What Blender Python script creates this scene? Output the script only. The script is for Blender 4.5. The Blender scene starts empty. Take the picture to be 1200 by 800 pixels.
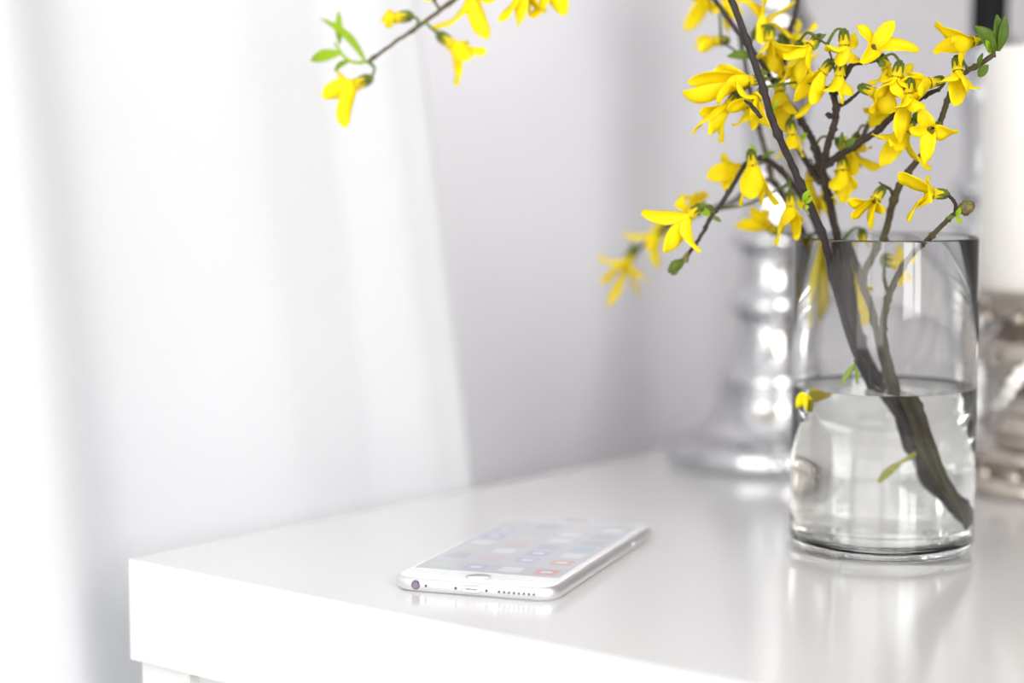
import bpy, bmesh, math, random
from mathutils import Vector, Matrix
random.seed(4)
S = bpy.context.scene
COL = S.collection
R = math.radians

# ------------------------------------------------------------------ frames
# Plan frame "c": origin under the camera, x to the right, y ahead, z above the dresser top (metres).
# World frame: x along the window wall, y towards that wall, z up from the floor; origin at the
# near corner of the dresser.
F, CAMH, PITCH, TOPZ = 2450.0, 0.2047, 0.1026, 0.75
P1X, P1Y = -0.1829, 0.9789
UA = R(50.0)
UX, UY = math.cos(UA), math.sin(UA)
def c2w(x, y, z):
    a, b = x - P1X, y - P1Y
    return Vector((a*UX + b*UY, -(a*UY - b*UX), TOPZ + z))
def pix(px, py, D):
    """point at distance D ahead of the camera, seen in the photograph at px, py"""
    c, s = math.cos(PITCH), math.sin(PITCH)
    a, b = (px-600)/F, -(py-400)/F
    k = D/(c + b*s)
    return c2w(a*k, D, CAMH + (b*c - s)*k)

# ------------------------------------------------------------------ camera, world, light, exposure
cam = bpy.data.cameras.new('camera'); camo = bpy.data.objects.new('camera', cam); COL.objects.link(camo)
camo.location = c2w(0, 0, CAMH)
fwd = c2w(0, math.cos(PITCH), CAMH - math.sin(PITCH)) - camo.location
camo.rotation_euler = fwd.to_track_quat('-Z', 'Y').to_euler()
cam.sensor_width = 24.0; cam.lens = 49.0; cam.clip_start = 0.05
cam.dof.use_dof = True; cam.dof.focus_distance = 0.946; cam.dof.aperture_fstop = 1.8
S.camera = camo
S.view_settings.view_transform = 'Standard'; S.view_settings.look = 'None'
S.view_settings.gamma = 1.0; S.view_settings.use_curve_mapping = False
S.view_settings.exposure = 0.0
S.cycles.use_denoising = True
S.cycles.max_bounces = 16; S.cycles.transmission_bounces = 14; S.cycles.diffuse_bounces = 5
S.cycles.transparent_max_bounces = 16
W = bpy.data.worlds.new('daylight'); S.world = W; W.use_nodes = True
W.node_tree.nodes['Background'].inputs['Color'].default_value = (0.93, 0.96, 1.0, 1)
W.node_tree.nodes['Background'].inputs['Strength'].default_value = 0.65
def area_light(name, loc, aim, sx, sy, power, color=(1, 0.99, 0.98)):
    l = bpy.data.lights.new(name, 'AREA'); l.shape = 'RECTANGLE'; l.size = sx; l.size_y = sy
    l.energy = power; l.color = color
    o = bpy.data.objects.new(name, l); COL.objects.link(o); o.location = loc
    o.rotation_euler = (Vector(aim)).to_track_quat('-Z', 'Z').to_euler()
    return o
area_light('daylight_curtain_window', (-0.60, 0.60, 1.25), (0, -1, 0), 1.9, 2.3, 1.4)
area_light('added_side_daylight', (-1.95, -0.70, 1.42), (1, 0, 0), 1.5, 2.1, 35)  # added light from the left; its window is made up
area_light('added_rear_daylight', (-0.78, -2.62, 1.65), (0, 1, 0), 1.75, 1.8, 112)  # added main light from behind the camera, source made up
area_light('added_roof_daylight', (-0.75, -0.75, 2.95), (0, 0, -1), 1.5, 1.4, 4)  # weak top light, added through a made-up roof opening

# ------------------------------------------------------------------ materials
def srgb(r, g, b):
    f = lambda c: ((c/255+0.055)/1.055)**2.4 if c > 10.3 else c/255/12.92
    return (f(r), f(g), f(b), 1)
def principled(name, color, rough=0.5, metal=0.0, vary=0.04, scale=40, spec=0.5, coat=0.0, trans=0.0, ior=1.5, bump=0.0, alpha_col=None):
    m = bpy.data.materials.new(name); m.use_nodes = True
    nt = m.node_tree; b = nt.nodes['Principled BSDF']
    b.inputs['Roughness'].default_value = rough; b.inputs['Metallic'].default_value = metal
    b.inputs['Specular IOR Level'].default_value = spec; b.inputs['Coat Weight'].default_value = coat
    b.inputs['Coat Roughness'].default_value = 0.05
    b.inputs['Transmission Weight'].default_value = trans; b.inputs['IOR'].default_value = ior
    if vary > 0:
        tc = nt.nodes.new('ShaderNodeTexCoord'); n = nt.nodes.new('ShaderNodeTexNoise')
        n.inputs['Scale'].default_value = scale; n.inputs['Detail'].default_value = 4
        nt.links.new(tc.outputs['Object'], n.inputs['Vector'])
        r = nt.nodes.new('ShaderNodeValToRGB')
        d = alpha_col or tuple(c*(1-vary*2) for c in color[:3]) + (1,)
        r.color_ramp.elements[0].color = d; r.color_ramp.elements[1].color = color
        r.color_ramp.elements[0].position = 0.3; r.color_ramp.elements[1].position = 0.7
        nt.links.new(n.outputs['Fac'], r.inputs['Fac']); nt.links.new(r.outputs['Color'], b.inputs['Base Color'])
        if bump:
            bp = nt.nodes.new('ShaderNodeBump'); bp.inputs['Strength'].default_value = bump; bp.inputs['Distance'].default_value = 0.0006
            nt.links.new(n.outputs['Fac'], bp.inputs['Height']); nt.links.new(bp.outputs['Normal'], b.inputs['Normal'])
    else:
        b.inputs['Base Color'].default_value = color
    return m
def leafy(name, c1, c2, scale=60, rough=0.5, mix=0.35):
    """thin petal or leaf: some light comes through"""
    m = principled(name, c1, rough, vary=0.05, scale=scale, alpha_col=c2, spec=0.3)
    nt = m.node_tree; b = nt.nodes['Principled BSDF']; out = nt.nodes['Material Output']
    t = nt.nodes.new('ShaderNodeBsdfTranslucent'); mx = nt.nodes.new('ShaderNodeMixShader')
    ramp = [n for n in nt.nodes if n.type == 'VALTORGB'][0]
    nt.links.new(ramp.outputs['Color'], t.inputs['Color'])
    mx.inputs[0].default_value = mix
    nt.links.new(b.outputs[0], mx.inputs[1]); nt.links.new(t.outputs[0], mx.inputs[2]); nt.links.new(mx.outputs[0], out.inputs['Surface'])
    return m
M = {}
M['wall'] = principled('wall_paint', (0.885, 0.872, 0.915, 1), 0.75, vary=0.01, scale=6)
M['white_wall'] = principled('white_paint', (0.82, 0.82, 0.82, 1), 0.75, vary=0.01, scale=6)
M['taupe'] = principled('taupe_paint', (0.64, 0.62, 0.60, 1), 0.75, vary=0.01, scale=6)
M['greige'] = principled('greige_paint', (0.70, 0.68, 0.66, 1), 0.75, vary=0.01, scale=6)
M['ceiling'] = principled('ceiling_paint', (0.85, 0.85, 0.85, 1), 0.8, vary=0.01, scale=6)
M['oak'] = principled('oak_boards', (0.70, 0.67, 0.63, 1), 0.5, vary=0.06, scale=9)
M['trim'] = principled('white_trim', (0.85, 0.85, 0.85, 1), 0.35, vary=0.01)
M['lacquer'] = principled('white_lacquer', (0.72, 0.717, 0.71, 1), 0.18, vary=0.006, scale=5, spec=0.5, coat=0.6)
M['lacquer'].node_tree.nodes['Principled BSDF'].inputs['Coat Roughness'].default_value = 0.13
M['silver'] = principled('polished_silver', (0.62, 0.62, 0.635, 1), 0.13, metal=1.0, vary=0.03, scale=50)
M['old_silver'] = principled('tarnished_silver', (0.60, 0.54, 0.48, 1), 0.17, metal=1.0, vary=0.18, scale=45)
M['wax'] = principled('ivory_wax', (0.90, 0.87, 0.83, 1), 0.5, vary=0.01)
M['wax'].node_tree.nodes['Principled BSDF'].inputs['Subsurface Weight'].default_value = 0.0
M['black_wax'] = principled('black_wax', (0.008, 0.008, 0.009, 1), 0.6, vary=0.05, spec=0.15)
M['wick'] = principled('wick', (0.05, 0.045, 0.04, 1), 0.9, vary=0.1, scale=800)
M['petal'] = leafy('yellow_petal', (0.96, 0.84, 0.003, 1), (0.95, 0.75, 0.002, 1), 130, 0.55, 0.36)
M['tube'] = leafy('yellow_tube', (0.88, 0.70, 0.004, 1), (0.75, 0.58, 0.006, 1), 300, 0.5, 0.3)
M['anther'] = principled('olive_anther', (0.16, 0.12, 0.015, 1), 0.7, vary=0.2, scale=900)
M['calyx'] = leafy('green_calyx', (0.16, 0.22, 0.025, 1), (0.09, 0.12, 0.02, 1), 300, 0.6, 0.25)
M['leaf'] = leafy('green_leaf', (0.16, 0.25, 0.025, 1), (0.08, 0.15, 0.018, 1), 120, 0.45, 0.3)
M['young_leaf'] = leafy('young_leaf', (0.42, 0.60, 0.02, 1), (0.33, 0.50, 0.02, 1), 120, 0.45, 0.4)
M['yellow_bud'] = leafy('yellow_bud', (0.70, 0.62, 0.01, 1), (0.40, 0.45, 0.02, 1), 400, 0.5, 0.3)
M['bark'] = principled('brown_bark', (0.046, 0.030, 0.022, 1), 0.75, vary=0.25, scale=260, bump=0.8)
M['dark_bark'] = principled('dark_bark', (0.026, 0.018, 0.017, 1), 0.6, vary=0.25, scale=260, bump=0.6)
M['green_bark'] = principled('green_bark', (0.085, 0.072, 0.022, 1), 0.7, vary=0.25, scale=260, bump=0.6, alpha_col=(0.055, 0.04, 0.02, 1))
M['bud'] = principled('bud_scales', (0.20, 0.19, 0.04, 1), 0.7, vary=0.3, scale=500, alpha_col=(0.08, 0.045, 0.025, 1))
M['alu'] = principled('silver_aluminium', (0.86, 0.86, 0.87, 1), 0.36, metal=1.0, vary=0.01, scale=400)
M['phone_glass'] = principled('white_glass', (0.88, 0.88, 0.89, 1), 0.08, vary=0.0, coat=0.5)
M['hole'] = principled('port_dark', (0.02, 0.018, 0.022, 1), 0.6, vary=0.0)
M['jack'] = principled('jack_purple_grey', (0.22, 0.17, 0.24, 1), 0.4, vary=0.0)
M['ring'] = principled('ring_grey', (0.22, 0.20, 0.23, 1), 0.35, metal=0.3, vary=0.0)
def screen_mat(name, rgb, k=0.55):
    m = principled(name, (0.02, 0.02, 0.02, 1), 0.06, vary=0.0)
    b = m.node_tree.nodes['Principled BSDF']
    b.inputs['Emission Color'].default_value = srgb(*rgb); b.inputs['Emission Strength'].default_value = k
    return m
# glass and water
def glass(name, color, ior, rough=0.0):
    m = bpy.data.materials.new(name); m.use_nodes = True; nt = m.node_tree
    nt.nodes.remove(nt.nodes['Principled BSDF'])
    g = nt.nodes.new('ShaderNodeBsdfGlass'); g.inputs['Color'].default_value = color
    g.inputs['IOR'].default_value = ior; g.inputs['Roughness'].default_value = rough
    nt.links.new(g.outputs[0], nt.nodes['Material Output'].inputs['Surface'])
    return m
M['glass'] = glass('clear_glass', (0.998, 1.0, 0.996, 1), 1.46)
M['water'] = glass('water', (0.997, 1.0, 0.995, 1), 1.33)
# sheer curtain
m = bpy.data.materials.new('sheer_curtain'); m.use_nodes = True; nt = m.node_tree
nt.nodes.remove(nt.nodes['Principled BSDF'])
d = nt.nodes.new('ShaderNodeBsdfDiffuse'); t = nt.nodes.new('ShaderNodeBsdfTranslucent'); mx = nt.nodes.new('ShaderNodeMixShader')
wv = nt.nodes.new('ShaderNodeTexNoise'); wv.inputs['Scale'].default_value = 900
rp = nt.nodes.new('ShaderNodeValToRGB'); rp.color_ramp.elements[0].color = (0.84, 0.845, 0.86, 1); rp.color_ramp.elements[1].color = (0.92, 0.92, 0.93, 1)
nt.links.new(wv.outputs['Fac'], rp.inputs['Fac'])
nt.links.new(rp.outputs[0], d.inputs['Color']); nt.links.new(rp.outputs[0], t.inputs['Color'])
mx.inputs[0].default_value = 0.48
nt.links.new(d.outputs[0], mx.inputs[1]); nt.links.new(t.outputs[0], mx.inputs[2]); nt.links.new(mx.outputs[0], nt.nodes['Material Output'].inputs['Surface'])
M['curtain'] = m

# ------------------------------------------------------------------ builders
def empty(name, loc, label=None, cat=None, group=None, rotz=0):
    o = bpy.data.objects.new(name, None); COL.objects.link(o); o.location = loc; o.rotation_euler = (0, 0, rotz)
    o.empty_display_size = 0.02
    tag(o, label, cat, group); return o
def tag(o, label=None, cat=None, group=None, kind=None):
    for k, v in (('label', label), ('category', cat), ('group', group), ('kind', kind)):
        if v: o[k] = v
    return o
def world_of(o):
    m = Matrix.LocRotScale(o.location, o.rotation_euler, o.scale)
    return world_of(o.parent) @ m if o.parent else m
def mesh_obj(name, verts, faces, mat, parent=None, smooth=True, world=False, origin=None):
    """verts local to the parent, or in world space when world=True"""
    vs = [Vector(v) for v in verts]
    if world and parent:
        inv = world_of(parent).inverted(); vs = [inv @ v for v in vs]
    loc = Vector((0, 0, 0))
    if origin is not None:
        loc = (world_of(parent).inverted() @ Vector(origin)) if (parent and world) else Vector(origin)
        vs = [v - loc for v in vs]
    me = bpy.data.meshes.new(name); me.from_pydata([tuple(v) for v in vs], [], faces)
    me.validate()
    bm = bmesh.new(); bm.from_mesh(me); bmesh.ops.recalc_face_normals(bm, faces=bm.faces); bm.to_mesh(me); bm.free()
    for m_ in (mat if isinstance(mat, (list, tuple)) else [mat]): me.materials.append(m_)
    if smooth: me.polygons.foreach_set('use_smooth', [True]*len(me.polygons))
    o = bpy.data.objects.new(name, me); COL.objects.link(o); o.location = loc; o.parent = parent
    return o
def box_vf(x0, x1, y0, y1, z0, z1, b=0.0):
    bm = bmesh.new(); bmesh.ops.create_cube(bm, size=1)
    for v in bm.verts:
        v.co = Vector((x0 if v.co.x < 0 else x1, y0 if v.co.y < 0 else y1, z0 if v.co.z < 0 else z1))
    if b: bmesh.ops.bevel(bm, geom=bm.edges[:], offset=b, segments=3, affect='EDGES', profile=0.6)
    bm.verts.index_update()
    r = [tuple(v.co) for v in bm.verts], [[v.index for v in f.verts] for f in bm.faces]
    bm.free(); return r
def box(name, x0, x1, y0, y1, z0, z1, mat, parent=None, b=0.0):
    v, f = box_vf(x0, x1, y0, y1, z0, z1, b)
    return mesh_obj(name, v, f, mat, parent, smooth=False)
def struct(o): o['kind'] = 'structure'; return o
def join_vf(parts):
    V, Fc = [], []
    for v, f in parts:
        n = len(V); V += [tuple(p) for p in v]; Fc += [[i+n for i in q] for q in f]
    return V, Fc
def lathe_vf(prof, n=64, close=False):
    V, Fc = [], []; rings = []
    for r, z in prof:
        if r < 1e-6: rings.append([len(V)]); V.append((0, 0, z))
        else:
            rings.append(list(range(len(V), len(V)+n)))
            V += [(r*math.cos(2*math.pi*k/n), r*math.sin(2*math.pi*k/n), z) for k in range(n)]
    pairs = list(zip(rings, rings[1:])) + ([(rings[-1], rings[0])] if close else [])
    for a, b in pairs:
        for k in range(n):
            j = (k+1) % n
            if len(a) == 1 and len(b) == 1: continue
            if len(a) == 1: Fc.append([a[0], b[j], b[k]])
            elif len(b) == 1: Fc.append([a[k], a[j], b[0]])
            else: Fc.append([a[k], a[j], b[j], b[k]])
    return V, Fc
def smooth_profile(pts, n=5):
    """Catmull-Rom through profile points; a repeated point keeps a corner"""
    out = []
    for i in range(len(pts)-1):
        p0, p1, p2, p3 = pts[max(i-1, 0)], pts[i], pts[i+1], pts[min(i+2, len(pts)-1)]
        if p1 == p2: continue
        for k in range(n):
            t = k/n
            out.append(tuple(0.5*((2*b)+(-a+c)*t+(2*a-5*b+4*c-d_)*t*t+(-a+3*b-3*c+d_)*t**3) for a, b, c, d_ in zip(p0, p1, p2, p3)))
    out.append(pts[-1])
    return [(max(r, 0), z) for r, z in out]
def cr(pts, n=6):
    """Catmull-Rom through 3D points, extra channel kept (x, y, z, r)"""
    out = []
    for i in range(len(pts)-1):
        p = [pts[max(i-1, 0)], pts[i], pts[i+1], pts[min(i+2, len(pts)-1)]]
        for k in range(n):
            t = k/n
            out.append(tuple(0.5*((2*b)+(-a+c)*t+(2*a-5*b+4*c-d_)*t*t+(-a+3*b-3*c+d_)*t**3) for a, b, c, d_ in zip(*p)))
    out.append(tuple(pts[-1])); return out
def tube_vf(path, n=8, flat=1.0):
    """path of (x, y, z, r)"""
    V, Fc = [], []
    P = [Vector(p[:3]) for p in path]; up = None
    for i, p in enumerate(P):
        d = (P[min(i+1, len(P)-1)] - P[max(i-1, 0)]).normalized()
        if up is None: up = d.orthogonal().normalized()
        up = (up - d*up.dot(d)).normalized(); sd = d.cross(up)
        r = path[i][3]
        for k in range(n):
            a = 2*math.pi*k/n
            V.append(p + up*math.cos(a)*r + sd*math.sin(a)*r*flat)
    for i in range(len(P)-1):
        for k in range(n):
            j = (k+1) % n
            Fc.append([i*n+k, i*n+j, (i+1)*n+j, (i+1)*n+k])
    Fc.append(list(range(n))[::-1]); Fc.append([(len(P)-1)*n+k for k in range(n)])
    return V, Fc

# ------------------------------------------------------------------ the room
X0, X1, Y0, Y1, ZC = -1.6, 1.9, -2.3, 0.10, 2.55     # inner faces; wall_back holds the curtained window
T = 0.16
struct(box('floor', X0-T, X1+T, Y0-T, Y1+T, -0.1, 0.0, M['oak']))
SKY = (-1.45, -0.05, -1.35, -0.12)       # opening of the made-up roof window
struct(mesh_obj('ceiling', *join_vf([box_vf(X0-T, SKY[0], Y0-T, Y1+T, ZC, ZC+0.1), box_vf(SKY[1], X1+T, Y0-T, Y1+T, ZC, ZC+0.1),
    box_vf(SKY[0], SKY[1], Y0-T, SKY[2], ZC, ZC+0.1), box_vf(SKY[0], SKY[1], SKY[3], Y1+T, ZC, ZC+0.1)]), M['ceiling'], smooth=False))
def wall_with_hole(name, axis, pos0, pos1, lo, hi, h0, h1, z0, z1, mat):
    def bx(a, b, c, d_):
        return box_vf(a, b, pos0, pos1, c, d_) if axis == 'x' else box_vf(pos0, pos1, a, b, c, d_)
    v, f = join_vf([bx(lo, h0, 0, ZC), bx(h1, hi, 0, ZC), bx(h0, h1, z1, ZC)] + ([bx(h0, h1, 0, z0)] if z0 > 0 else []))
    return struct(mesh_obj(name, v, f, mat, smooth=False))
WIN = (-1.45, 0.27, 0.0, 2.30)
wall_with_hole('wall_back', 'x', Y1, Y1+T, X0-T, X1+T, WIN[0], WIN[1], 0.0, WIN[3], M['wall'])
wall_with_hole('wall_left', 'y', X0-T, X0, Y0, Y1, -1.35, -0.06, 0.40, 2.40, M['white_wall'])
wall_with_hole('wall_front', 'x', Y0-T, Y0, X0-T, X1+T, -1.5, -0.02, 0.95, 2.4, M['greige'])
struct(box('wall_right', X1, X1+T, Y0, Y1, 0, ZC, M['taupe']))
struct(box('added_partition', -0.1, X1, -1.5, -1.4, 0, ZC, M['greige']))     # unseen partition, added to shade the right of the back wall
def window(name, axis, c, lo, hi, z0, z1, mull):
    w = struct(empty(name, (0, 0, 0)))
    def bx(nm, a, b, z_0, z_1, d0=-0.03, d1=0.03, mat=M['trim']):
        return box(nm, a, b, c+d0, c+d1, z_0, z_1, mat, w) if axis == 'x' else box(nm, c+d0, c+d1, a, b, z_0, z_1, mat, w)
    fr = 0.06
    bx('window_frame', lo, lo+fr, z0, z1); bx('window_frame', hi-fr, hi, z0, z1)
    bx('window_frame', lo+fr, hi-fr, z1-fr, z1); bx('window_frame', lo+fr, hi-fr, z0, z0+fr)
    for q in mull: bx('mullion', q-0.025, q+0.025, z0+fr, z1-fr)
    return w
window('window_1', 'x', Y1+0.10, WIN[0], WIN[1], 0.0, WIN[3], (-0.62,))
window('added_side_window', 'y', X0-0.08, -1.35, -0.06, 0.40, 2.40, (-0.70,))  # unseen window, made up to let the side light in
window('added_rear_window', 'x', Y0-0.08, -1.5, -0.02, 0.95, 2.4, (-0.76,))  # made-up window behind the camera, for the rear light
w4 = struct(empty('added_roof_window', (0, 0, 0)))  # unseen roof window, put in only for the top light
for a in ((SKY[0], SKY[0]+.06, SKY[2], SKY[3]), (SKY[1]-.06, SKY[1], SKY[2], SKY[3]), (SKY[0]+.06, SKY[1]-.06, SKY[2], SKY[2]+.06), (SKY[0]+.06, SKY[1]-.06, SKY[3]-.06, SKY[3])):
    box('window_frame', *a, ZC+0.02, ZC+0.08, M['trim'], w4)
box('mullion', -0.775, -0.725, SKY[2]+.06, SKY[3]-.06, ZC+0.02, ZC+0.08, M['trim'], w4)
struct(box('baseboard_back', WIN[1]+0.02, X1, Y1-0.014, Y1, 0, 0.09, M['trim']))
struct(box('baseboard_right', X1-0.014, X1, Y0, Y1-0.014, 0, 0.09, M['trim']))

# sheer curtain in front of the window, with its rod
rod = empty('curtain_rod', (-0.58, Y1-0.028, 2.42), 'white curtain rod fixed above the window on the wall', 'curtain rod')
def cyl_x(x0, x1, y, z, r, n=16):
    return tube_vf([(x0, y, z, r), (x1, y, z, r)], n)
mesh_obj('pole', *cyl_x(-0.95, 0.95, 0, 0, 0.011), M['trim'], rod)
for q in (-0.88, 0.88):
    v, f = box_vf(q-0.01, q+0.01, -0.005, 0.028, -0.02, 0.02); mesh_obj('bracket', v, f, M['trim'], rod, smooth=False)
cur = empty('sheer_curtain', (-0.5, Y1-0.028, 0.0), 'white sheer curtain hanging in soft folds before the window', 'curtain')
NX, NZ = 420, 40
V, Fc = [], []
FOLD = [(-1.40, 0.0), (-1.30, 0.02), (-1.0, -0.015), (-0.72, 0.02), (-0.5, -0.02), (-0.32, 0.018), (-0.17, -0.018), (-0.06, 0.008), (0.05, -0.028), (0.135, 0.022), (0.235, -0.008), (0.275, -0.010), (0.312, -0.030), (0.333, -0.034), (0.352, 0.022)]
for j in range(NZ+1):
    z = 0.02 + 2.39*j/NZ
    for i in range(NX+1):
        s = i/NX
        x = -1.40 + 1.752*s
        # folds through the table of crests
        k = max(q for q in range(len(FOLD)-1) if FOLD[q][0] <= x + 1e-9)
        a, b = FOLD[k], FOLD[min(k+1, len(FOLD)-1)]
        t = min(1, (x-a[0])/max(b[0]-a[0], 1e-6)); t = t*t*(3-2*t)
        y = 1.05*(a[1] + (b[1]-a[1])*t) - 0.006
        zz = z - 0.75
        lean = (0.02 - 0.19*zz) * max(0, min(1, (x+0.35)/0.6))       # drawn a little aside higher up
        y += 0.004*math.sin(9*x + 3*z) + 0.006*math.sin(2.1*z + 5*x)
        V.append((x + lean*0.9 if zz < 0.6 else x + (0.02-0.19*0.6)*0.9*max(0, min(1, (x+0.35)/0.6)), y, z))
for j in range(NZ):
    for i in range(NX):
        a = j*(NX+1)+i; Fc.append([a, a+1, a+NX+2, a+NX+1])
mesh_obj('fabric', [(x+0.5-0.071, y, z) for x, y, z in V], Fc, M['curtain'], cur)

# ------------------------------------------------------------------ dresser
DL, DW, TH = 1.45, 0.46, 0.0491
dr = empty('dresser', (DL/2, -DW/2, 0), 'white glossy lacquered dresser with thick overhanging top beside the curtain', 'dresser')
lx0, lx1, ly0, ly1 = -DL/2, DL/2, -DW/2, DW/2
box('top', lx0, lx1, ly0, ly1, TOPZ-TH, TOPZ, M['lacquer'], dr, b=0.0012)
IN = 0.004
PW = 0.034
for sx in (0, 1):
    for sy in (0, 1):
        a = lx0+IN if sx == 0 else lx1-IN-PW
        b = ly0+IN if sy == 0 else ly1-IN-PW
        box('leg', a, a+PW, b, b+PW, 0, TOPZ-TH, M['lacquer'], dr, b=0.001)
box('side_panel', lx0+IN+0.006, lx0+IN+0.024, ly0+IN+PW, ly1-IN-PW, 0.08, TOPZ-TH-0.003, M['lacquer'], dr)
box('side_panel', lx1-IN-0.024, lx1-IN-0.006, ly0+IN+PW, ly1-IN-PW, 0.08, TOPZ-TH-0.003, M['lacquer'], dr)
box('back_panel', lx0+IN+PW, lx1-IN-PW, ly1-IN-0.02, ly1-IN-0.006, 0.08, TOPZ-TH, M['lacquer'], dr)
box('bottom_panel', lx0+IN+PW, lx1-IN-PW, ly0+IN+0.024, ly1-IN-0.02, 0.08, 0.10, M['lacquer'], dr)
nd = 3; wd = (DL-2*IN-2*PW)/nd
for k in range(nd):
    for q, (za, zb) in enumerate(((0.085, 0.285), (0.289, 0.49), (0.494, TOPZ-TH-0.004))):
        xa = lx0+IN+PW+k*wd
        dw = box('drawer', xa+0.002, xa+wd-0.002, ly0+IN+0.004, ly0+IN+0.022, za, zb, M['lacquer'], dr, b=0.001)
        v, f = lathe_vf(smooth_profile([(0.0, 0.022), (0.011, 0.020), (0.013, 0.015), (0.006, 0.008), (0.006, 0.0), (0, 0)], 3), 16)
        xm = xa+wd/2; zm = (za+zb)/2
        mesh_obj('knob', [(xm+x, ly0+IN+0.004-z, zm+y) for x, y, z in v], f, M['silver'], dw)

# ------------------------------------------------------------------ smartphone
PHX, PHY, PHT = -0.0179, 0.8978, 0.3454
porg = c2w(PHX, PHY, 0)
pdir = c2w(PHX+math.sin(PHT), PHY+math.cos(PHT), 0) - porg
ph = empty('smartphone', porg, 'white and silver smartphone lying face up with its screen lit', 'phone', rotz=math.atan2(pdir.y, pdir.x)-math.pi/2)
PW2, PL, PT, PR = 0.0389, 0.1581, 0.0071, 0.0105
def rrect(inset, z, n=10):
    r = max(PR-inset, 0.0005); w = PW2-inset; l0 = inset; l1 = PL-inset; out = []
    for cx, cy, a0 in ((w-r, l1-r, 0), (-w+r, l1-r, 90), (-w+r, l0+r, 180), (w-r, l0+r, 270)):
        for k in range(n+1):
            a = R(a0+90*k/n); out.append((cx+r*math.cos(a), cy+r*math.sin(a), z))
    return out
def loft(rings, cap0=True, cap1=True):
    V = [p for r in rings for p in r]; n = len(rings[0]); Fc = []
    for i in range(len(rings)-1):
        for k in range(n):
            j = (k+1) % n; Fc.append([i*n+k, i*n+j, (i+1)*n+j, (i+1)*n+k])
    if cap0: Fc.append(list(range(n))[::-1])
    if cap1: Fc.append([(len(rings)-1)*n+k for k in range(n)])
    return V, Fc
rings = []
er = 0.0033
for k in range(9):
    a = R(-90+90*k/8); rings.append(rrect(er*(1-math.cos(a)), er+er*math.sin(a)))
for k in range(0, 7):
    a = R(90*k/8); rings.append(rrect(er*(1-math.cos(a)), PT-0.0004-er+er*math.sin(a)))
mesh_obj('body', *loft(rings), M['alu'], ph)
zc = rings[-1][0][2]; i0 = er*(1-math.cos(R(90*6/8)))
gr = [rrect(i0+0.00015, zc-0.0003)]
for k in range(6):
    a = R(90*k/5); gr.append(rrect(i0+0.00015+0.0011*(1-math.cos(a)), PT-0.0007+0.0007*math.sin(a)))
gl = mesh_obj('front_glass', *loft(gr), M['phone_glass'], ph)
# display: wallpaper with rows of app icons, flat print behind the glass
cols = dict(wall=(196, 197, 206), wall2=(186, 188, 192), red=(226, 104, 100), blue=(150, 165, 214), teal=(150, 190, 200), orange=(232, 150, 120),
            white=(236, 236, 240), violet=(176, 170, 212), green=(188, 204, 186), pink=(220, 178, 186), grey=(170, 172, 178), sand=(216, 208, 196))
names = list(cols)
mats = [screen_mat('screen_'+k, tuple(0.52*c+0.48*w for c, w in zip(cols[k], (206, 206, 212))), 0.72) for k in names]
SV, SF, SM = [], [], []
def quad(x0, x1, y0, y1, z, mi, r=0.0):
    n = len(SV)
    if r == 0:
        SV.extend([(x0, y0, z), (x1, y0, z), (x1, y1, z), (x0, y1, z)]); SF.append([n, n+1, n+2, n+3])
    else:
        pts = []
        for cx, cy, a0 in ((x1-r, y1-r, 0), (x0+r, y1-r, 90), (x0+r, y0+r, 180), (x1-r, y0+r, 270)):
            for k in range(5): pts.append((cx+r*math.cos(R(a0+22.5*k)), cy+r*math.sin(R(a0+22.5*k)), z))
        SV.extend(pts); SF.append(list(range(n, n+len(pts))))
    SM.append(names.index(mi))
sx, sy0, sy1 = 0.0342, 0.0183, 0.1398
quad(-sx, sx, sy0, sy1, PT+0.00004, 'wall')
quad(-sx, sx, sy0, sy0+0.0185, PT+0.00006, 'wall2')
rows = [['green', 'blue', 'white', 'red'], ['grey', 'pink', 'violet', 'orange'], ['sand', 'white', 'blue', 'white'], ['white', 'pink', 'grey', 'teal'],
        ['blue', 'sand', 'white', 'grey'], ['violet', 'green', 'white', 'grey'], ['green', 'grey', 'sand', 'white']]
for j, rw in enumerate(rows):
    for i, cn in enumerate(rw):
        cx = -0.0252 + i*0.0168; cy = sy0 + 0.0098 + (0.0 if j == 0 else 0.006) + j*0.0158
        quad(cx-0.0052, cx+0.0052, cy-0.0052, cy+0.0052, PT+0.00008, cn, 0.0014)
        if cn in ('red', 'blue', 'orange', 'violet'):
            quad(cx-0.0027, cx+0.0027, cy-0.0022, cy+0.0022, PT+0.0001, 'white', 0.001)
scr = mesh_obj('screen', SV, SF, mats, gl, smooth=False)
for p, mi in zip(scr.data.polygons, SM): p.material_index = mi
for p in scr.data.polygons:
    if p.normal.z < 0: p.flip()
# home button ring and disc
v, f = lathe_vf([(0.0051, 0), (0.0055, 0.0001), (0.0055, 0.00002), (0.0051, -0.0001)], 40, close=True)
hb = mesh_obj('home_button', *lathe_vf([(0, 0.00005), (0.0050, 0.00005), (0.0051, -0.0001), (0, -0.0001)], 32), M['phone_glass'], ph)
hb.location = (0, 0.0093, PT)
mesh_obj('button_ring', v, f, M['ring'], hb)
# earpiece and camera at the far end
v, f = box_vf(-0.0055, 0.0055, 0.1490, 0.1503, PT-0.0002, PT+0.00005, 0.0001); mesh_obj('earpiece', v, f, M['hole'], ph)
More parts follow.
